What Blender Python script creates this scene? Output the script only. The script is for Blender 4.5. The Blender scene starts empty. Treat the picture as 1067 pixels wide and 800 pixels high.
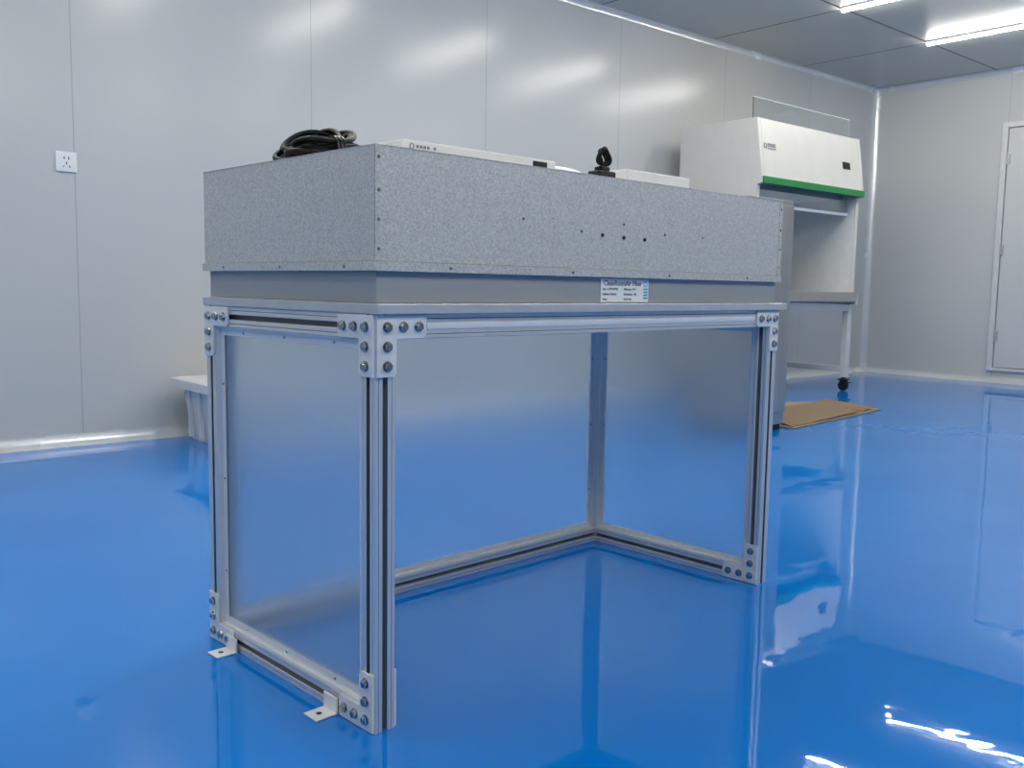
import bpy, bmesh, math, random
from mathutils import Vector, Matrix
random.seed(7)
scene=bpy.context.scene
scene.view_settings.view_transform='Standard'
COL=scene.collection

# ------------------------------------------------------------ materials
def lin(c):
    c=c/255.0
    return c/12.92 if c<=.04045 else ((c+.055)/1.055)**2.4
def rgb(c): return (lin(c[0]),lin(c[1]),lin(c[2]),1)
class NT:
    def __init__(s,name):
        s.m=bpy.data.materials.new(name); s.m.use_nodes=True
        s.t=s.m.node_tree; s.b=s.t.nodes['Principled BSDF']
        s.co=s.n('ShaderNodeTexCoord').outputs['Object']
    def n(s,k,**kw):
        x=s.t.nodes.new(k)
        for a,b in kw.items(): setattr(x,a,b)
        return x
    def l(s,a,b): s.t.links.new(a,b)
    def math(s,op,a,b=None,c=None):
        x=s.n('ShaderNodeMath',operation=op)
        for i,v in enumerate((a,b,c)):
            if v is None: continue
            if isinstance(v,(int,float)): x.inputs[i].default_value=v
            else: s.l(v,x.inputs[i])
        return x.outputs[0]
    def noise(s,scale,detail=2,vec=None):
        x=s.n('ShaderNodeTexNoise'); x.inputs['Scale'].default_value=scale; x.inputs['Detail'].default_value=detail
        s.l(vec if vec is not None else s.co,x.inputs['Vector']); return x.outputs['Fac']
    def scaled(s,v):
        x=s.n('ShaderNodeMapping'); x.inputs['Scale'].default_value=v; s.l(s.co,x.inputs['Vector']); return x.outputs[0]
    def mix(s,fac,a,b):
        x=s.n('ShaderNodeMix',data_type='RGBA')
        s.l(fac,x.inputs[0]) if not isinstance(fac,float) else setattr(x.inputs[0],'default_value',fac)
        for i,v in ((6,a),(7,b)):
            if isinstance(v,tuple): x.inputs[i].default_value=v
            else: s.l(v,x.inputs[i])
        return x.outputs[2]
    def rng(s,v,a,b,lo=0.,hi=1.):
        x=s.n('ShaderNodeMapRange'); s.l(v,x.inputs[0])
        x.inputs[1].default_value=a;x.inputs[2].default_value=b;x.inputs[3].default_value=lo;x.inputs[4].default_value=hi
        return x.outputs[0]
    def bump(s,h,st,dist):
        x=s.n('ShaderNodeBump'); x.inputs['Strength'].default_value=st; x.inputs['Distance'].default_value=dist
        s.l(h,x.inputs['Height']); s.l(x.outputs[0],s.b.inputs['Normal'])
def mat(name,col,rough=.5,metal=0.,ns=30,amt=.06,bump=0,coat=0,stretch=None,spec=.5):
    s=NT(name); vec=s.scaled(stretch) if stretch else None
    f=s.noise(ns,3,vec)
    c=rgb(col); d=tuple(x*(1-amt*2) for x in c[:3])+(1,); e=tuple(min(1,x*(1+amt)) for x in c[:3])+(1,)
    s.l(s.mix(s.rng(f,.3,.7),d,e),s.b.inputs['Base Color'])
    s.l(s.rng(f,.3,.7,max(0,rough-.04),rough+.04),s.b.inputs['Roughness'])
    s.b.inputs['Metallic'].default_value=metal
    s.b.inputs['Coat Weight'].default_value=coat
    s.b.inputs['Specular IOR Level'].default_value=spec
    if bump: s.bump(f,bump,.002)
    return s.m

def seam_mask(s,comp,period,offset,half):
    sep=s.n('ShaderNodeSeparateXYZ'); s.l(s.co,sep.inputs[0])
    v=s.math('SUBTRACT',sep.outputs[comp],offset)
    v=s.math('DIVIDE',v,period); v=s.math('ADD',v,.5); v=s.math('FRACT',v)
    v=s.math('SUBTRACT',v,.5); v=s.math('ABSOLUTE',v)     # 0 at the seam
    return s.math('LESS_THAN',v,half/period), v
def wall_mat(name,comp,period,offset,col=(197,199,197)):
    s=NT(name); m,v=seam_mask(s,comp,period,offset,.003)
    big=s.noise(.9,1)
    c=s.mix(s.rng(big,.3,.7),rgb(tuple(x-3 for x in col)),rgb(tuple(x+3 for x in col)))
    s.l(s.mix(m,c,rgb((176,178,177))),s.b.inputs['Base Color'])
    s.b.inputs['Roughness'].default_value=.21
    s.b.inputs['Specular IOR Level'].default_value=.38
    fine=s.noise(1.6,1,s.scaled((1,1,.6)))
    s.bump(fine,.14,.012)
    return s.m
M_wallx=wall_mat('painted_steel_wall_panel',0,1.15,1.25)
M_wally=wall_mat('painted_steel_wall_panel_side',1,1.15,3.20)
# ceiling
s=NT('painted_steel_ceiling_panel')
m1,_=seam_mask(s,0,1.18,5.65,.009); m2,_=seam_mask(s,1,1.06,3.30,.009)
m=s.math('MAXIMUM',m1,m2); big=s.noise(.7,1)
c=s.mix(s.rng(big,.3,.7),rgb((184,184,178)),rgb((192,192,186)))
s.l(s.mix(m,c,rgb((66,70,74))),s.b.inputs['Base Color']); s.b.inputs['Roughness'].default_value=.3
s.bump(s.noise(1.5,1),.3,.01)
M_ceil=s.m
# floor
s=NT('blue_epoxy_floor')
f=s.noise(1.3,3)
c=s.mix(s.rng(f,.3,.7),rgb((2,122,212)),rgb((5,130,220)))
s.l(c,s.b.inputs['Base Color']); s.l(s.rng(s.noise(5,2),.4,.7,.015,.035),s.b.inputs['Roughness'])
s.b.inputs['IOR'].default_value=1.5
h=s.math('ADD',s.noise(4.5,1),s.math('MULTIPLY',s.noise(17,1),.16))
s.bump(h,.19,.006)
M_floor=s.m
M_cove=mat('satin_aluminium_cove',(226,229,230),.25,.35,3,.02)
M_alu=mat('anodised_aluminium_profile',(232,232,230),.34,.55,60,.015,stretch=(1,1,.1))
M_slot=mat('shaded_slot_aluminium',(128,130,132),.5,.4,60,.03)  # shade inside the profile slots, painted as a darker aluminium tone
M_strip=mat('satin_aluminium_strip',(235,236,236),.38,.2,40,.01)
M_bracket=mat('white_zinc_bracket',(236,236,234),.42,.1,60,.02)
M_bolt=mat('zinc_plated_bolt',(184,187,188),.2,1,200,.1)
M_filter=mat('matt_aluminium_filter_frame',(164,167,168),.5,.25,60,.02,stretch=(.2,1,1))
M_slab=mat('satin_aluminium_plate',(206,208,208),.4,.4,50,.02)
# galvanised spangle
s=NT('galvanised_spangle_steel')
v=s.n('ShaderNodeTexVoronoi'); v.inputs['Scale'].default_value=400; s.l(s.co,v.inputs['Vector'])
sp=s.n('ShaderNodeSeparateColor'); s.l(v.outputs['Color'],sp.inputs[0])
k=s.math('MULTIPLY_ADD',s.noise(600,1),.4,s.math('MULTIPLY',sp.outputs[0],.6))
s.l(s.mix(s.rng(k,.2,.8),rgb((190,189,183)),rgb((224,223,217))),s.b.inputs['Base Color'])
s.l(s.rng(sp.outputs[1],0,1,.38,.5),s.b.inputs['Roughness']); s.b.inputs['Metallic'].default_value=.3
s.bump(k,.08,.0003)
M_galv=s.m
# frosted panel
s=NT('frosted_translucent_sheet')
k=s.noise(1.5,1)
s.l(s.mix(s.rng(k,.3,.7),(.88,.935,.97,1),(.90,.955,.99,1)),s.b.inputs['Base Color'])
s.b.inputs['Roughness'].default_value=.235; s.b.inputs['Transmission Weight'].default_value=.92
s.b.inputs['IOR'].default_value=1.3
M_panel=s.m
M_white=mat('white_powder_coat',(240,240,239),.4,0,20,.02)
M_cab=mat('white_cabinet_paint',(214,212,205),.38,0,8,.02)
M_blackp=mat('black_plastic',(12,12,13),.4,0,50,.1)
M_cable=mat('black_cable_rubber',(5,5,6),.42,0,50,.1,spec=.28)
M_dark=mat('dark_hole_shade_and_plinth',(30,31,33),.6,0,50,.1)  # shade of socket and anchor holes as dark colour; also the plinth's own tone
M_green=mat('green_trim_paint',(34,132,66),.45,0,30,.04)
M_stain=mat('brushed_stainless_steel',(184,181,175),.32,.7,40,.04,stretch=(1,1,.05))
M_hinge=mat('satin_hinge_steel',(196,197,195),.35,.4,40,.05)
M_inner=mat('cabinet_inner_liner',(216,220,221),.5,0,20,.02)
M_card=mat('corrugated_cardboard',(160,138,112),.85,0,14,.06,stretch=(1,8,1))
M_card3=mat('corrugated_cardboard_top',(142,120,96),.85,0,14,.06,stretch=(8,1,1))
M_card2=mat('cardboard_crease',(104,84,62),.9,0,30,.06)
M_bin=mat('white_grey_plastic',(222,223,222),.4,0,12,.02)
M_door=mat('white_steel_door',(206,207,205),.32,0,2,.015)
M_doorframe=mat('aluminium_door_frame',(216,217,216),.35,.1,20,.03)
M_label=mat('white_label_paper',(238,241,241),.5,0,40,.02)
M_ink=mat('dark_ink',(22,26,34),.6,0,40,.02)
M_cyan=mat('cyan_ink',(60,170,205),.5,0,40,.04)
M_tag=mat('grey_print',(132,136,138),.4,0,40,.05)
s=NT('clear_acrylic'); s.b.inputs['Transmission Weight'].default_value=1; s.b.inputs['Roughness'].default_value=.02
s.b.inputs['IOR'].default_value=1.45; s.l(s.mix(s.rng(s.noise(5),.3,.7),(.90,.95,.94,1),(.93,.97,.96,1)),s.b.inputs['Base Color'])
M_glass=s.m
M_edge=mat('polished_sash_edge',(232,236,235),.3,0,40,.02)
s=NT('led_diffuser'); s.b.inputs['Emission Strength'].default_value=103
s.l(s.mix(s.rng(s.noise(2),.3,.7),(1,.96,.87,1),(1,.97,.88,1)),s.b.inputs['Emission Color'])
M_led=s.m

# ------------------------------------------------------------ mesh helpers
def box(bm,x0,x1,y0,y1,z0,z1):
    vs=[bm.verts.new(p) for p in ((x0,y0,z0),(x1,y0,z0),(x1,y1,z0),(x0,y1,z0),(x0,y0,z1),(x1,y0,z1),(x1,y1,z1),(x0,y1,z1))]
    for f in ((0,3,2,1),(4,5,6,7),(0,1,5,4),(1,2,6,5),(2,3,7,6),(3,0,4,7)): bm.faces.new([vs[i] for i in f])
def prism(bm,poly,fn,a,b,mi=None):
    A=[bm.verts.new(fn(p,q,a)) for p,q in poly]; B=[bm.verts.new(fn(p,q,b)) for p,q in poly]
    n=len(poly)
    for i in range(n):
        fc=bm.faces.new([A[i],A[(i+1)%n],B[(i+1)%n],B[i]])
        if mi and mi(i): fc.material_index=1
    bm.faces.new(A[::-1]); bm.faces.new(B)
def cyl(bm,c,r,h,axis='Z',seg=24,r2=None):
    r2=r if r2 is None else r2
    fn={'Z':lambda p,q,t:(c[0]+p,c[1]+q,c[2]+t),'X':lambda p,q,t:(c[0]+t,c[1]+p,c[2]+q),'Y':lambda p,q,t:(c[0]+q,c[1]+t,c[2]+p)}[axis]
    A=[];B=[]
    for i in range(seg):
        t=2*math.pi*i/seg; A.append(bm.verts.new(fn(r*math.cos(t),r*math.sin(t),0))); B.append(bm.verts.new(fn(r2*math.cos(t),r2*math.sin(t),h)))
    for i in range(seg): bm.faces.new([A[i],A[(i+1)%seg],B[(i+1)%seg],B[i]])
    bm.faces.new(A[::-1]); bm.faces.new(B)
def ring(bm,c,ri,ro,h,seg=48):
    L=[[],[],[],[]]
    for i in range(seg):
        t=2*math.pi*i/seg; ct,st=math.cos(t),math.sin(t)
        for j,(r,z) in enumerate(((ro,0),(ro,h),(ri,h),(ri,0))): L[j].append(bm.verts.new((c[0]+r*ct,c[1]+r*st,c[2]+z)))
    for i in range(seg):
        k=(i+1)%seg
        for j in range(4): bm.faces.new([L[j][i],L[j][k],L[(j+1)%4][k],L[(j+1)%4][i]])
def build(name,fill,mats,parent=None,bevel=0,smooth=False,label=None,matrix=None,recenter=True):
    bm=bmesh.new(); fill(bm)
    bmesh.ops.recalc_face_normals(bm,faces=bm.faces)
    off=Vector((0,0,0))
    if recenter:
        xs=[v.co for v in bm.verts]
        off=Vector(((min(v.x for v in xs)+max(v.x for v in xs))/2,(min(v.y for v in xs)+max(v.y for v in xs))/2,min(v.z for v in xs)))
        bmesh.ops.translate(bm,verts=bm.verts,vec=-off)
    me=bpy.data.meshes.new(name); bm.to_mesh(me); bm.free()
    for m in (mats if isinstance(mats,(list,tuple)) else [mats]): me.materials.append(m)
    if smooth:
        for p in me.polygons: p.use_smooth=True
        try: me.set_sharp_from_angle(angle=math.radians(35))
        except Exception: pass
    ob=bpy.data.objects.new(name,me); COL.objects.link(ob)
    if parent: ob.parent=parent
    M=Matrix.Translation(off)
    ob.matrix_basis=(matrix@M) if matrix is not None else M
    if bevel:
        b=ob.modifiers.new('bevel','BEVEL'); b.width=bevel; b.segments=2; b.limit_method='ANGLE'; b.angle_limit=math.radians(40)
    if label: ob['label']=label
    return ob
def bx(name,dims,m,parent=None,bevel=.001,**k): return build(name,lambda bm:box(bm,*dims),m,parent,bevel,**k)
def empty(name,loc,rot=0,label='',cat='',group=None):
    e=bpy.data.objects.new(name,None); e.empty_display_size=.1; COL.objects.link(e)
    e.location=loc; e.rotation_euler=(0,0,rot); e['label']=label; e['category']=cat
    if group: e['group']=group
    return e
def tag(o,label,cat,group=None):
    o['label']=label; o['category']=cat
    if group:o['group']=group
    return o
def struct(name,fill,m,bevel=0,smooth=False):
    o=build(name,fill,m,None,bevel,smooth,recenter=False); o['kind']='structure'; return o
def tube(name,pts,r,m,parent=None,matrix=None,cyclic=False,label=None):
    cu=bpy.data.curves.new(name,'CURVE'); cu.dimensions='3D'; cu.bevel_depth=r; cu.bevel_resolution=3; cu.use_fill_caps=True
    sp=cu.splines.new('POLY'); sp.points.add(len(pts)-1); sp.use_cyclic_u=cyclic
    for i,p in enumerate(pts): sp.points[i].co=(*p,1)
    o=bpy.data.objects.new(name,cu); me=bpy.data.meshes.new_from_object(o); bpy.data.objects.remove(o)
    c=sum((v.co for v in me.vertices),Vector())/len(me.vertices); c.z=min(v.co.z for v in me.vertices)
    me.transform(Matrix.Translation(-c)); me.materials.clear(); me.materials.append(m)
    for p in me.polygons: p.use_smooth=True
    ob=bpy.data.objects.new(name,me); COL.objects.link(ob)
    if parent: ob.parent=parent
    ob.matrix_basis=(matrix if matrix is not None else Matrix())@Matrix.Translation(c)
    if label: ob['label']=label
    return ob
def text(name,body,size,m,parent,mtx,ext=.0002,align='LEFT',off=0):
    cu=bpy.data.curves.new(name,'FONT'); cu.body=body; cu.size=size; cu.extrude=ext; cu.align_x=align; cu.offset=off
    o=bpy.data.objects.new(name,cu); me=bpy.data.meshes.new_from_object(o); bpy.data.objects.remove(o)
    me.materials.clear(); me.materials.append(m)
    ob=bpy.data.objects.new(name,me); COL.objects.link(ob); ob.parent=parent
    ob.matrix_basis=mtx; return ob

# ------------------------------------------------------------ room
X0,X1,Y0,Y1,H=-3.6,8.085,-4.2,4.355,2.542
struct('floor',lambda b:box(b,X0-.1,X1+.1,Y0-.1,Y1+.1,-.1,0),M_floor)
struct('ceiling',lambda b:box(b,X0-.1,X1+.1,Y0-.1,Y1+.1,H,H+.1),M_ceil)
struct('wall_back',lambda b:box(b,X0,X1,Y1,Y1+.1,0,H),M_wallx)
struct('wall_front',lambda b:box(b,X0,X1,Y0-.1,Y0,0,H),M_wallx)
struct('wall_right',lambda b:box(b,X1,X1+.1,Y0,Y1,0,H),M_wally)
struct('wall_left',lambda b:box(b,X0-.1,X0,Y0,Y1,0,H),M_wally)
def cove_poly(r,n=8):
    pts=[(0,0),(r,0)]
    for i in range(1,n): 
        t=math.pi/2*i/n; pts.append((r-r*math.sin(t),r-r*math.cos(t)))
    pts.append((0,r)); return pts
R_=.05
struct('baseboard_back',lambda b:prism(b,cove_poly(R_),lambda p,q,t:(t,Y1-p,q),X0,X1),M_cove,smooth=True)
struct('baseboard_right',lambda b:prism(b,cove_poly(R_),lambda p,q,t:(X1-p,t,q),Y0,Y1),M_cove,smooth=True)
struct('trim_1',lambda b:prism(b,cove_poly(R_),lambda p,q,t:(X1-p,Y1-q,t),0,H),M_cove,smooth=True)
struct('trim_2',lambda b:prism(b,cove_poly(.035),lambda p,q,t:(t,Y1-p,H-q),X0,X1),M_cove,smooth=True)
struct('trim_3',lambda b:prism(b,cove_poly(.035),lambda p,q,t:(X1-p,t,H-q),Y0,Y1),M_cove,smooth=True)
# door in the right wall
def doorf(b):
    box(b,X1-.03,X1,3.190,3.235,.10,2.12); box(b,X1-.03,X1,2.115,2.160,.10,2.12); box(b,X1-.03,X1,2.160,3.190,2.075,2.12); box(b,X1-.03,X1,2.160,3.190,.10,.125)
d=struct('door_1',doorf,M_doorframe,.004)
sl=bx('door_leaf',(X1-.022,X1-.001,2.167,3.183,.13,2.068),M_door,d,.004)
for z in (.34,1.05,1.78):
    build('hinge',lambda b:(cyl(b,(X1-.034,3.187,z),.007,.09,seg=16),box(b,X1-.031,X1-.022,3.160,3.187,z+.005,z+.085)),M_hinge,d)
# wall socket
sx,sz=1.215,1.235
so=build('wall_socket',lambda b:box(b,sx-.043,sx+.043,Y1-.009,Y1,sz-.043,sz+.043),M_white,None,.004)
tag(so,'white square five-hole wall socket on the grey panel','wall socket')
so_inv=so.matrix_basis.inverted()
def holes(b):
    for dx in (-.009,.009): box(b,sx+dx-.002,sx+dx+.002,Y1-.0112,Y1-.0092,sz+.010,sz+.022)
    box(b,sx-.002,sx+.002,Y1-.0112,Y1-.0092,sz-.011,sz+.0)
    for sg in (-1,1):
        prism(b,[(-.002,-.006),(.002,-.006),(.002,.006),(-.002,.006)],
          lambda p,q,t,sg=sg:(sx+sg*.012+p*.8-q*sg*.5,t,sz-.020+q*.85+p*.3),Y1-.0112,Y1-.0092)
build('socket_insert',lambda b:box(b,sx-.03,sx+.03,Y1-.0105,Y1-.008,sz-.03,sz+.03),M_white,so,.0008,matrix=so_inv)
build('socket_hole',holes,M_dark,so,matrix=so_inv)

# ceiling tube lights
def light(x,y0,y1,first=[None]):
    e=empty('tube_light',(x,(y0+y1)/2,H),0,'long thin white LED tube light mounted on the ceiling','ceiling light','ceiling tube lights')
    L=(y1-y0)/2
    if first[0] is None:
        a=build('lamp_housing',lambda b:box(b,-.022,.022,-L,L,-.014,0),M_white,e,.002)
        c=build('lamp_diffuser',lambda b:prism(b,[(.017*math.cos(t),-.014-.016*math.sin(t)) for t in [math.pi*i/6 for i in range(7)]],lambda p,q,t:(p,t,q),-L+.01,L-.01),M_led,e)
        first[0]=(a,c)
    else:
        for o in first[0]:
            n=o.copy(); COL.objects.link(n); n.parent=e
for i in range(-6,2):
    x=5.62+1.18*i
    for y0 in (2.12,-1.2): light(x,y0,y0+1.18)

# ------------------------------------------------------------ clean bench
A=.053
W,D,HF=1.2,.5745,.6835
bench=empty('clean_bench',(.787,1.2312,0),A,'aluminium-profile clean bench with galvanised fan filter hood on glossy blue floor','clean bench')
P=.04
def section():
    q=[(-.0190,.02),(-.0138,.02),(-.0134,.0192),(-.0122,.0192),(-.0118,.02),(-.0058,.02),(-.0048,.0190),(-.0048,.0165),(-.009,.0165),(-.009,.013),(-.0045,.0095),(.0045,.0095),(.009,.013),(.009,.0165),(.0048,.0165),(.0048,.0190),(.0058,.02),(.0118,.02),(.0122,.0192),(.0134,.0192),(.0138,.02),(.0190,.02)]
    out=[]
    for k in range(4):
        c,s_=math.cos(-k*math.pi/2),math.sin(-k*math.pi/2)
        out+= [(x*c-y*s_,x*s_+y*c) for x,y in q]
    return out
SEC=section()
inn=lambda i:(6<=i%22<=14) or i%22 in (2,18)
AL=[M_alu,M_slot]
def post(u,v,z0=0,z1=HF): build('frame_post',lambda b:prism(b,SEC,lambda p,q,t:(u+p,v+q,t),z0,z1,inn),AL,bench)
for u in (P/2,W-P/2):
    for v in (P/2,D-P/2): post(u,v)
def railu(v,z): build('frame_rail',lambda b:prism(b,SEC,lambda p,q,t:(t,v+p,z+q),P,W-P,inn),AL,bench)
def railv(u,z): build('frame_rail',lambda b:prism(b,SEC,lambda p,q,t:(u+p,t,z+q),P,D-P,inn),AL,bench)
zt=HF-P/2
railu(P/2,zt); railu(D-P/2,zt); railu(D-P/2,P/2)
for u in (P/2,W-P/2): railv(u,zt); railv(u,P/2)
# slim cover strip clipped in the slot of the front top rail
hr=[(.0012,-.0048),(-.0002,-.0056),(-.0012,-.0048),(-.0016,-.002),(-.0016,.002),(-.0012,.0048),(-.0002,.0056),(.0012,.0048)]
build('cover_strip',lambda b:prism(b,hr,lambda p,q,t:(t,p,zt+q),.102,W-.102),M_strip,bench,0,True,label='slim bright cover strip')
zl,zh=P,HF-P
t=.003
lab='frosted translucent infill sheet'
UL=.0115
bx('side_panel',(UL,UL+t,P+.0005,D-P-.0005,zl+.0005,zh-.0005),M_panel,bench,0,label=lab)
bx('side_panel',(W-.020-t,W-.020,P-.004,D-P+.004,zl-.004,zh+.004),M_panel,bench,0,label=lab)
bx('back_panel',(P-.004,W-P+.004,D-.020,D-.020+t,zl-.004,zh+.004),M_panel,bench,0,label=lab)
def strip_set(kind):
    f,dp,th=.014,.016,.0015
    if kind=='outer_left':
        u1=UL-.0001; u0=u1-.010; f=.016
        def vert(v0,sg):
            def F(b):
                box(b,u1-th,u1,*sorted((v0,v0+sg*f)),zl,zh); box(b,u0,u1,*sorted((v0,v0+sg*th)),zl,zh)
            build('retaining_strip',F,M_strip,bench)
        vert(P+.0006,1); vert(D-P-.0006,-1)
        def hor(z0,sg):
            def F(b):
                box(b,u1-th-.0004,u1-.0004,P+.003,D-P-.003,*sorted((z0,z0+sg*f))); box(b,u0,u1-.0004,P+.003,D-P-.003,*sorted((z0,z0+sg*th)))
            build('retaining_strip',F,M_strip,bench)
        hor(zl+.0006,1); hor(zh-.0006,-1)
    if kind=='inner_right':
        u0=W-.020-t-.0002; u1=u0-dp
        for v0,sg in ((P+.0006,1),(D-P-.0006,-1)):
            build('retaining_strip',lambda b:(box(b,u0-th,u0,*sorted((v0,v0+sg*f)),zl,zh),box(b,u1,u0,*sorted((v0,v0+sg*th)),zl,zh)),M_strip,bench)
        for z0,sg in ((zl+.0006,1),(zh-.0006,-1)):
            build('retaining_strip',lambda b:(box(b,u0-th-.0004,u0-.0004,P+.003,D-P-.003,*sorted((z0,z0+sg*f))),box(b,u1,u0-.0004,P+.003,D-P-.003,*sorted((z0,z0+sg*th)))),M_strip,bench)
    if kind=='inner_back':
        v0=D-.020-.0002; v1=v0-dp
        for u,sg in ((P+.0006,1),(W-P-.0006,-1)):
            build('retaining_strip',lambda b:(box(b,*sorted((u,u+sg*f)),v0-th,v0,zl,zh),box(b,*sorted((u,u+sg*th)),v1,v0,zl,zh)),M_strip,bench)
        for z0,sg in ((zl+.0006,1),(zh-.0006,-1)):
            build('retaining_strip',lambda b:(box(b,P+.003,W-P-.003,v0-th-.0004,v0-.0004,*sorted((z0,z0+sg*f))),box(b,P+.003,W-P-.003,v1,v0-.0004,*sorted((z0,z0+sg*th)))),M_strip,bench)
for k in ('outer_left','inner_right','inner_back'): strip_set(k)
def hexbolt(bm):
    cyl(bm,(0,0,0),.0088,.0014,seg=24)
    cyl(bm,(0,0,.0014),.0070,.0050,seg=6)
    cyl(bm,(0,0,.0064),.0052,.0006,seg=16,r2=.0046)
def shared(name,fill,m):
    bm=bmesh.new(); fill(bm); bmesh.ops.recalc_face_normals(bm,faces=bm.faces); me=bpy.data.meshes.new(name); bm.to_mesh(me); bm.free(); me.materials.append(m); return me
me_bolt=shared('bolt',hexbolt,M_bolt)
def Lplate(bm,L=.098,w=.038,th=.004):
    prism(bm,[(0,0),(L,0),(L,w-.006),(L-.006,w),(w,w),(w,L-.006),(w-.006,L),(0,L)],lambda p,q,t:(p,q,t),0,th)
me_L=shared('corner_bracket',Lplate,M_bracket)
def bracket(corner,da,db,nrm):
    da,db,nrm=Vector(da),Vector(db),Vector(nrm)
    if da.cross(db).dot(nrm)<0: da,db=db,da
    M=Matrix((( da.x,db.x,nrm.x,corner[0]),(da.y,db.y,nrm.y,corner[1]),(da.z,db.z,nrm.z,corner[2]),(0,0,0,1)))
    o=bpy.data.objects.new('corner_bracket',me_L); COL.objects.link(o); o.parent=bench; o.matrix_basis=M
    b=o.modifiers.new('bevel','BEVEL'); b.width=.0008; b.segments=2
    for x,y in ((.019,.019),(.050,.019),(.081,.019),(.019,.050),(.019,.081)):
        k=bpy.data.objects.new('bolt',me_bolt); COL.objects.link(k); k.parent=o; k.location=(x,y,.004); k.rotation_euler=(0,0,random.uniform(0,1))
e_=.0003
bracket((-e_,0.001,HF-.001),(0,1,0),(0,0,-1),(-1,0,0))
bracket((-e_,D-.001,HF-.001),(0,-1,0),(0,0,-1),(-1,0,0))
bracket((-e_,0.001,.001),(0,1,0),(0,0,1),(-1,0,0))
bracket((-e_,D-.001,.001),(0,-1,0),(0,0,1),(-1,0,0))
bracket((.001,-e_,HF-.001),(1,0,0),(0,0,-1),(0,-1,0))
bracket((W-.001,-e_,HF-.001),(-1,0,0),(0,0,-1),(0,-1,0))
bracket((W-P-e_,.001,.001),(0,1,0),(0,0,1),(-1,0,0))
bracket((P+e_,.001,.001),(0,1,0),(0,0,1),(1,0,0))
for v in (.100,.455):
    def F(b,v=v):
        box(b,-.048,-.0045,v,v+.040,.0005,.0035); box(b,-.0085,-.0045,v,v+.040,.0035,.030)
    o=build('foot_tab',F,M_white,bench,.001)
    build('anchor_hole',lambda b:cyl(b,(-.030,v+.020,.0036),.005,.0004,seg=20),M_dark,o,matrix=o.matrix_basis.inverted())
me_s=shared('screw',lambda bm:cyl(bm,(0,0,0),.0030,.0012,seg=16,r2=.0022),M_bolt)
def screw(parent,loc,nrm,me=None,name='screw'):
    o=bpy.data.objects.new(name,me or me_s); COL.objects.link(o); o.parent=parent
    q=Vector((0,0,1)).rotation_difference(Vector(nrm)).to_matrix().to_4x4()
    o.matrix_basis=parent.matrix_basis.inverted()@Matrix.Translation(loc)@q if parent is not bench else Matrix.Translation(loc)@q
    return o
us=UL-.0001-.0015
for v in (.13,.29,.44):
    screw(bench,(us-.0004,v,zl+.010),(-1,0,0)); screw(bench,(us-.0004,v,zh-.010),(-1,0,0))
for z in (.15,.34,.53):
    screw(bench,(us,P+.010,z),(-1,0,0)); screw(bench,(us,D-P-.010,z),(-1,0,0))
for z in (.15,.34,.53):
    screw(bench,(W-P-.008,D-.0217,z),(0,-1,0)); screw(bench,(W-.0248,D-P-.008,z),(-1,0,0)); screw(bench,(P+.008,D-.0217,z),(0,-1,0))
bx('top_plate',(-.004,W+.022,-.012,D+.006,HF+.0003,.7005),M_slab,bench,.0015)
bx('filter_frame',(.007,W-.007,.007,D-.007,.701,.7510),M_filter,bench,.001,label='matt grey aluminium filter frame')
hb=.7512; ht=.943
def housing(b):
    box(b,0,W,0,D,hb+.0158,ht)
    box(b,-.0035,W+.0035,-.0035,D+.0035,hb,hb+.015)
    box(b,.002,W-.002,.002,D-.002,hb+.015,hb+.0158)
    box(b,-.0012,.012,-.0012,0.0,hb+.0158,ht)
    box(b,W-.012,W+.0012,-.0012,0.0,hb+.0158,ht)
    box(b,-.0012,0,-.0012,.012,hb+.0158,ht)
    for y0,y1,x0,x1 in ((-.001,.012,-.001,W+.001),(D-.012,D+.001,-.001,W+.001),(.012,D-.012,-.001,.012),(.012,D-.012,W-.012,W+.001)):
        box(b,x0,x1,y0,y1,ht,ht+.0012)
hs=build('filter_unit_housing',housing,M_galv,bench,.0003,label='grey galvanised spangled steel box')
for z in (.785,.83,.875,.925): screw(hs,(.006,-.0012,z),(0,-1,0)); screw(hs,(W-.006,-.0012,z),(0,-1,0)) 
for u in (.15,.45,.75,1.05): screw(hs,(u,-.0035,hb+.007),(0,-1,0))
for v in (.08,.28,.49): screw(hs,(-.0035,v,hb+.007),(-1,0,0))
me_r=shared('rivet',lambda bm:cyl(bm,(0,0,0),.0036,.002,seg=16),M_blackp)
for u,z in ((.535,.832),(.60,.830),(.667,.829)): screw(hs,(u,0,z),(0,-1,0),me_r,'rivet')
for u,z in ((.32,.850),(.475,.836),(.60,.856),(.735,.842),(.87,.842)): screw(hs,(u,0,z),(0,-1,0))
lf=bx('label_plate',(.542,.692,.0058,.0069,.7030,.7490),M_label,bench,.0002,label='white printed filter nameplate with cyan corner mark')
li=lf.matrix_basis.inverted()
def tx(body,size,u,z,m=M_ink,off=0):
    text('label_text',body,size,m,lf,li@Matrix.Translation((u,.0055,z))@Matrix.Rotation(math.pi/2,4,'X'),off=off)
tx('CleanRoomAir Filter',.0140,.550,.7355,off=.0001)
for i,(a,b) in enumerate((('Size: 1170*570*69','Efficiency: H14'),('Airflow: 0.45m/s','Resistance: 120'),('Date:','Serial No:'))):
    tx(a,.0064,.547,.7265-.0100*i); tx(b,.0064,.612,.7265-.0100*i)
def cy(b):
    ring(b,(0,0,0),.0045,.0062,.0004,24)
    for v in b.verts: v.co=Vector((.682+v.co.x,.0058-v.co.z,.7395+v.co.y))
    for i in range(4): box(b,.676,.689,.0054,.0058,.709+.006*i,.7125+.006*i)
build('label_mark',cy,M_cyan,lf,matrix=li)
c1=bx('control_box',(.145,.527,.12,.25,ht,ht+.038),M_white,bench,.003,label='long flat white control box')
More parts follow.
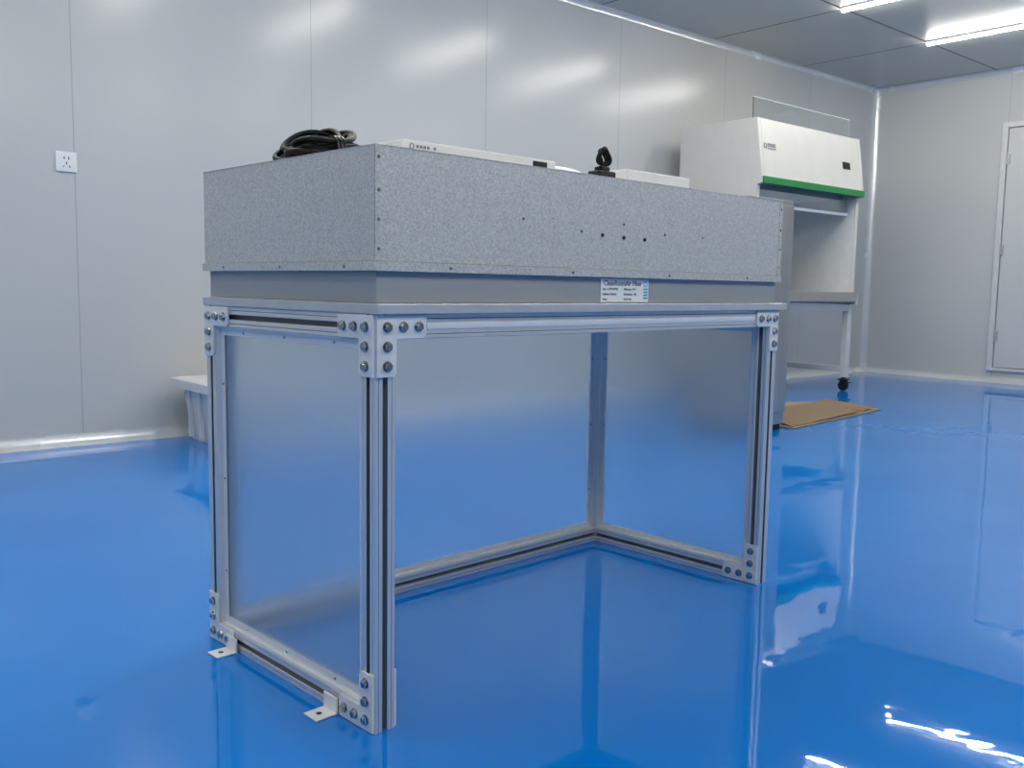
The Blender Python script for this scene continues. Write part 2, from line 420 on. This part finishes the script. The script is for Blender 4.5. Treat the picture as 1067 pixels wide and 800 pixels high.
ci=c1.matrix_basis.inverted()
build('power_inlet',lambda b:(box(b,.462,.500,.1175,.121,ht+.016,ht+.033)),M_blackp,c1,.001,matrix=ci)
def marks(b):
    ring(b,(0,0,0),.0035,.0052,.0006,20)
    for v in b.verts: v.co=Vector((.163+v.co.x,.1198-v.co.z,ht+.027+v.co.y))
    for x0 in (.173,.181,.189,.197,.212): box(b,x0,x0+.005,.1192,.1199,ht+.025,ht+.030)
build('printed_mark',marks,M_tag,c1,matrix=ci)
def fan(b):
    prof=[(.135,0),(.135,.024)]+[(.080+.053*math.cos(t),.024+.026*math.sin(t)) for t in [math.pi/2*i/8 for i in range(9)]]+[(.068,.040),(.060,.006)]
    seg=56; R=[]
    for r,z in prof: R.append([b.verts.new((.650+r*math.cos(2*math.pi*i/seg),.32+r*math.sin(2*math.pi*i/seg),ht+z)) for i in range(seg)])
    for j in range(len(R)-1):
        for i in range(seg): b.faces.new([R[j][i],R[j][(i+1)%seg],R[j+1][(i+1)%seg],R[j+1][i]])
    b.faces.new(R[-1]); b.faces.new(R[0][::-1])
build('fan_inlet',fan,M_white,bench,0,True,label='round white fan inlet ring')
c2=bx('control_box',(.815,1.055,.17,.235,ht,ht+.056),M_white,bench,.003,label='smaller white control box')
def cx(b):
    box(b,.668,.722,.125,.160,ht,ht+.036); box(b,.682,.708,.130,.154,ht+.036,ht+.046)
con=build('cable_connector',cx,M_blackp,bench,.003)
pts=[(.672,.14,ht+.040)]
for i in range(80):
    t=i/79*2*math.pi*2.6-1.4; g=i/79
    pts.append((.697+(.015-.003*g)*math.cos(t),.142+.016*(g-.5)+.004*math.sin(2*t),ht+.068+(.019-.004*g)*math.sin(t)))
pts.append((.712,.15,ht+.040))
tube('connector_lead',pts,.0032,M_cable,con,matrix=con.matrix_basis.inverted())
BM=Matrix.Translation((.787,1.2312,0))@Matrix.Rotation(A,4,'Z')
pts=[]
N=20; rl=[(random.uniform(.048,.090),random.uniform(.032,.062),random.uniform(-.014,.014),random.uniform(-.014,.014),random.uniform(-.038,.038),random.uniform(-1.4,1.4)) for _ in range(N+1)]
for i in range(N*28):
    k,fr=divmod(i/28,1); k=int(k); a_,b_=rl[k],rl[k+1]; fr=fr*fr*(3-2*fr)
    ru,rv,du,dv,dz,ph=[a_[j]*(1-fr)+b_[j]*fr for j in range(6)]
    t=i/28*2*math.pi; g=i/(N*28)
    u=.152+du+ru*math.cos(t); v=.40+dv+rv*math.sin(t+.3*ph)
    z=ht+.034+.018*g+dz*.6+.022*math.cos(t-.5+ph*.5)*(.5+.5*g)+.008*math.sin(2*t+ph)
    pts.append((u,v,max(z,ht+.0072)))
coil=tube('power_cable',pts,.0057,M_cable,None,BM)
tag(coil,'coiled black power cable lying on the galvanised hood','cable')
cm=(BM.inverted()@coil.matrix_basis).inverted()
def tie(b):
    for i in range(3): ring(b,(0,0,i*.008),.028,.032,.006,24)
    for v in b.verts:
        x,y,z=v.co; v.co=Vector((.150+z,.350+y*.7,ht+.036+x*1.0))
build('cable_tie',tie,M_blackp,coil,matrix=cm)
tube('plug_lead',[(.215,.40,ht+.03),(.225,.392,ht+.027),(.238,.38,ht+.020),(.25,.37,ht+.014),(.262,.36,ht+.011)],.0045,M_cable,coil,matrix=cm)
build('plug',lambda b:(box(b,.258,.292,.345,.375,ht+.0014,ht+.024),),M_blackp,coil,.004,matrix=cm)

# ------------------------------------------------------------ safety cabinet
cx0,cx1,cyf,cyb=5.15,6.43,3.52,4.19
cab=empty('biosafety_cabinet',((cx0+cx1)/2,(cyf+cyb)/2,0),0,'white biosafety cabinet with green stripe on a wheeled stand','laboratory cabinet')
cI=Matrix.Translation(-Vector(((cx0+cx1)/2,(cyf+cyb)/2,0)))
def cb(name,fill,m,bev=.003,parent=cab,**k):
    mt=cI if parent is cab else parent.matrix_basis.inverted()@cI
    return build(name,fill,m,parent,bev,matrix=mt,**k)
side=[(cyb,.64),(cyb,1.835),(cyf+.055,1.835),(cyf,1.46),(cyf,1.42),(cyf+.035,1.41),(cyf+.035,.72),(cyf+.0,.71),(cyf+.0,.64)]
for x in (cx0,cx1-.035): cb('side_panel',lambda b:prism(b,side,lambda p,q,t:(t,p,q),x,x+.035),M_cab)
cb('back_wall',lambda b:box(b,cx0+.036,cx1-.036,cyb-.03,cyb-.001,.66,1.80),M_inner,0)
cb('liner',lambda b:(box(b,cx0+.036,cx0+.04,cyf+.05,cyb-.031,.73,1.41),box(b,cx1-.04,cx1-.036,cyf+.05,cyb-.031,.73,1.41),box(b,cx0+.036,cx1-.036,3.66,cyb-.031,1.40,1.41)),M_inner,0)
hood=cb('hood_front',lambda b:(prism(b,[(cyf+.055,1.834),(cyf+.0005,1.461),(cyf+.02,1.461),(cyf+.075,1.834)],lambda p,q,t:(t,p,q),cx0+.036,cx1-.036),box(b,cx0+.036,cx1-.036,3.66,cyb-.031,1.411,1.834)),M_cab,.002)
cb('green_stripe',lambda b:box(b,cx0+.01,cx1-.0,cyf-.008,cyf+.02,1.418,1.462),M_green,.002,label='green trim stripe')
yy=lambda z:cyf+.055*(z-1.46)/.375-.003
def slab(b,z0,z1,x0,x1): prism(b,[(yy(z1),z1),(yy(z0),z0),(yy(z0)+.01,z0),(yy(z1)+.01,z1)],lambda p,q,t:(t,p,q),x0,x1)
cb('display',lambda b:slab(b,1.60,1.65,6.16,6.26),M_blackp,.001,hood)
def logo(b):
    ring(b,(0,0,0),.010,.018,.002,24)
    for v in b.verts: v.co=Vector((5.212+v.co.x,yy(1.66+v.co.y)-v.co.z+.002,1.66+v.co.y))
    for i in range(4): slab(b,1.655,1.678,5.240+i*.024,5.240+i*.024+.016)
    slab(b,1.641,1.647,5.240,5.33)
cb('printed_mark',logo,M_tag,0,hood)
sash=cb('glass_sash',lambda b:prism(b,[(3.622,1.30),(3.638,1.975),(3.644,1.975),(3.628,1.30)],lambda p,q,t:(t,p,q),cx0+.045,cx1-.045),M_glass,0,label='clear glass sliding sash')
cb('sash_edge',lambda b:box(b,cx0+.045,cx1-.045,3.637,3.645,1.9755,1.979),M_edge,0,sash)
cb('sash_handle',lambda b:box(b,cx0+.045,cx1-.045,3.612,3.634,1.285,1.305),M_white,.003,sash)
cb('work_surface',lambda b:(box(b,cx0+.036,cx1-.036,cyf-.01,cyb-.031,.69,.725),box(b,cx0+.036,cx1-.036,cyf-.012,cyf,.660,.73)),M_stain,.003,label='stainless work surface with rolled front edge')
for x in (cx0+.02,cx1-.07):
    for y in (cyf+.03,cyb-.08): cb('stand_leg',lambda b:box(b,x,x+.05,y,y+.05,.10,.64),M_cab,.003)
for y in (cyf+.03,cyb-.08): cb('stand_rail',lambda b:box(b,cx0+.07,cx1-.07,y+.005,y+.045,.59,.64),M_cab,.003)
cb('stand_rail',lambda b:box(b,cx0+.07,cx1-.07,cyb-.075,cyb-.035,.14,.18),M_cab,.003)
for x in (cx0+.025,cx1-.065): cb('stand_rail',lambda b:box(b,x,x+.04,cyf+.08,cyb-.08,.14,.18),M_cab,.003)
for x in (cx0+.045,cx1-.045):
    for y in (cyf+.055,cyb-.055):
        c=cb('caster',lambda b:(cyl(b,(x,y,.088),.018,.014,seg=16),box(b,x-.030,x+.030,y-.035,y+.035,.080,.088),box(b,x-.022,x-.017,y-.022,y+.022,.025,.080),box(b,x+.017,x+.022,y-.022,y+.022,.025,.080),box(b,x-.012,x+.012,y-.062,y-.03,.060,.066)),M_blackp,.001)
        cb('wheel',lambda b:cyl(b,(x-.0155,y,.038),.0375,.031,'X',28),M_blackp,.003,c)
# ------------------------------------------------------------ stainless box behind the bench
sb=empty('stainless_cabinet',(4.10,2.92,0),0,'brushed stainless steel equipment cabinet standing behind the clean bench','metal cabinet')
bx('cabinet_body',(-.20,.20,-.18,.18,.03,1.195),M_stain,sb,.004)
bx('cabinet_door',(-.18,.18,-.20,-.1805,.10,1.165),M_stain,sb,.003)
bx('plinth',(-.19,.19,-.165,.17,0,.03),M_dark,sb,.001)
build('door_handle',lambda b:(cyl(b,(-.15,-.23,.55),.007,.16,seg=16),box(b,-.156,-.144,-.23,-.20,.56,.575),box(b,-.156,-.144,-.23,-.20,.685,.70)),M_bolt,sb)

# ------------------------------------------------------------ cardboard
poly=[(4.34,2.70),(5.53,2.83),(5.65,3.22),(5.30,3.40),(4.42,3.34)]
cd=build('cardboard_sheet',lambda b:prism(b,poly,lambda p,q,t:(p,q,t),.001,.006),M_card,None,.001)
tag(cd,'flattened brown cardboard carton lying on the blue floor','cardboard')
ci2=cd.matrix_basis.inverted()
build('cardboard_flap',lambda b:prism(b,[(4.36,2.72),(5.22,2.815),(5.30,3.10),(4.50,3.08)],lambda p,q,t:(p,q,t+.08*(q-2.72)),.0065,.011),M_card3,cd,.001,matrix=ci2)
build('cardboard_flap',lambda b:prism(b,[(5.30,2.83),(5.45,2.84),(5.52,3.20),(5.38,3.22)],lambda p,q,t:(p,q,t+.10*(p-5.30)),.0065,.011),M_card3,cd,.001,matrix=ci2)
build('cardboard_crease',lambda b:prism(b,[(4.50,3.17),(5.55,3.20),(5.55,3.215),(4.50,3.185)],lambda p,q,t:(p,q,t),.0061,.0066),M_card2,cd,matrix=ci2)

# ------------------------------------------------------------ white plastic tub near wall
tub=empty('storage_tub',(1.96,3.98,0),0,'low white plastic tub with wide rim beside the grey wall','plastic tub')
def tb(b):
    lv=[]
    for (hx,hy,z) in ((.27,.255,0),(.30,.28,.245),(.345,.31,.245),(.345,.31,.285),(.325,.29,.290),(.29,.262,.290),(.26,.245,.02)):
        r=.03; ring_=[]
        for (sx_,sy_,a0) in ((1,1,0),(-1,1,90),(-1,-1,180),(1,-1,270)):
            for k in range(4):
                a=math.radians(a0+30*k); ring_.append(b.verts.new((sx_*(hx-r)+r*math.cos(a),sy_*(hy-r)+r*math.sin(a),z)))
        lv.append(ring_)
    n=len(lv[0])
    for j in range(len(lv)-1):
        for i in range(n): b.faces.new([lv[j][i],lv[j][(i+1)%n],lv[j+1][(i+1)%n],lv[j+1][i]])
    b.faces.new(lv[0][::-1]); b.faces.new(lv[-1])
build('tub_body',tb,M_bin,tub,.002)
def ribs(b):
    for y in (-.18,-.06,.06,.18): box(b,-.305,-.285,y-.006,y+.006,.02,.244)
build('tub_rib',ribs,M_bin,tub,.001)

# ------------------------------------------------------------ camera
f,pi,r,yw=967.0983,.1044,.0160,.8548
F=Vector((math.cos(yw)*math.cos(pi),math.sin(yw)*math.cos(pi),-math.sin(pi)))
R=Vector((math.sin(yw),-math.cos(yw),0)); U=R.cross(F)
R2=R*math.cos(r)+U*math.sin(r); U2=-R*math.sin(r)+U*math.cos(r)
cam=bpy.data.cameras.new('camera'); co=bpy.data.objects.new('camera',cam); COL.objects.link(co)
cam.sensor_width=36; cam.lens=f/1067*36; cam.clip_start=.05
co.matrix_world=Matrix(((R2.x,U2.x,-F.x,0),(R2.y,U2.y,-F.y,0),(R2.z,U2.z,-F.z,.73),(0,0,0,1)))
scene.camera=co
w=bpy.data.worlds.new('world'); scene.world=w; w.use_nodes=True
w.node_tree.nodes['Background'].inputs[0].default_value=(.5,.52,.55,1); w.node_tree.nodes['Background'].inputs[1].default_value=.3
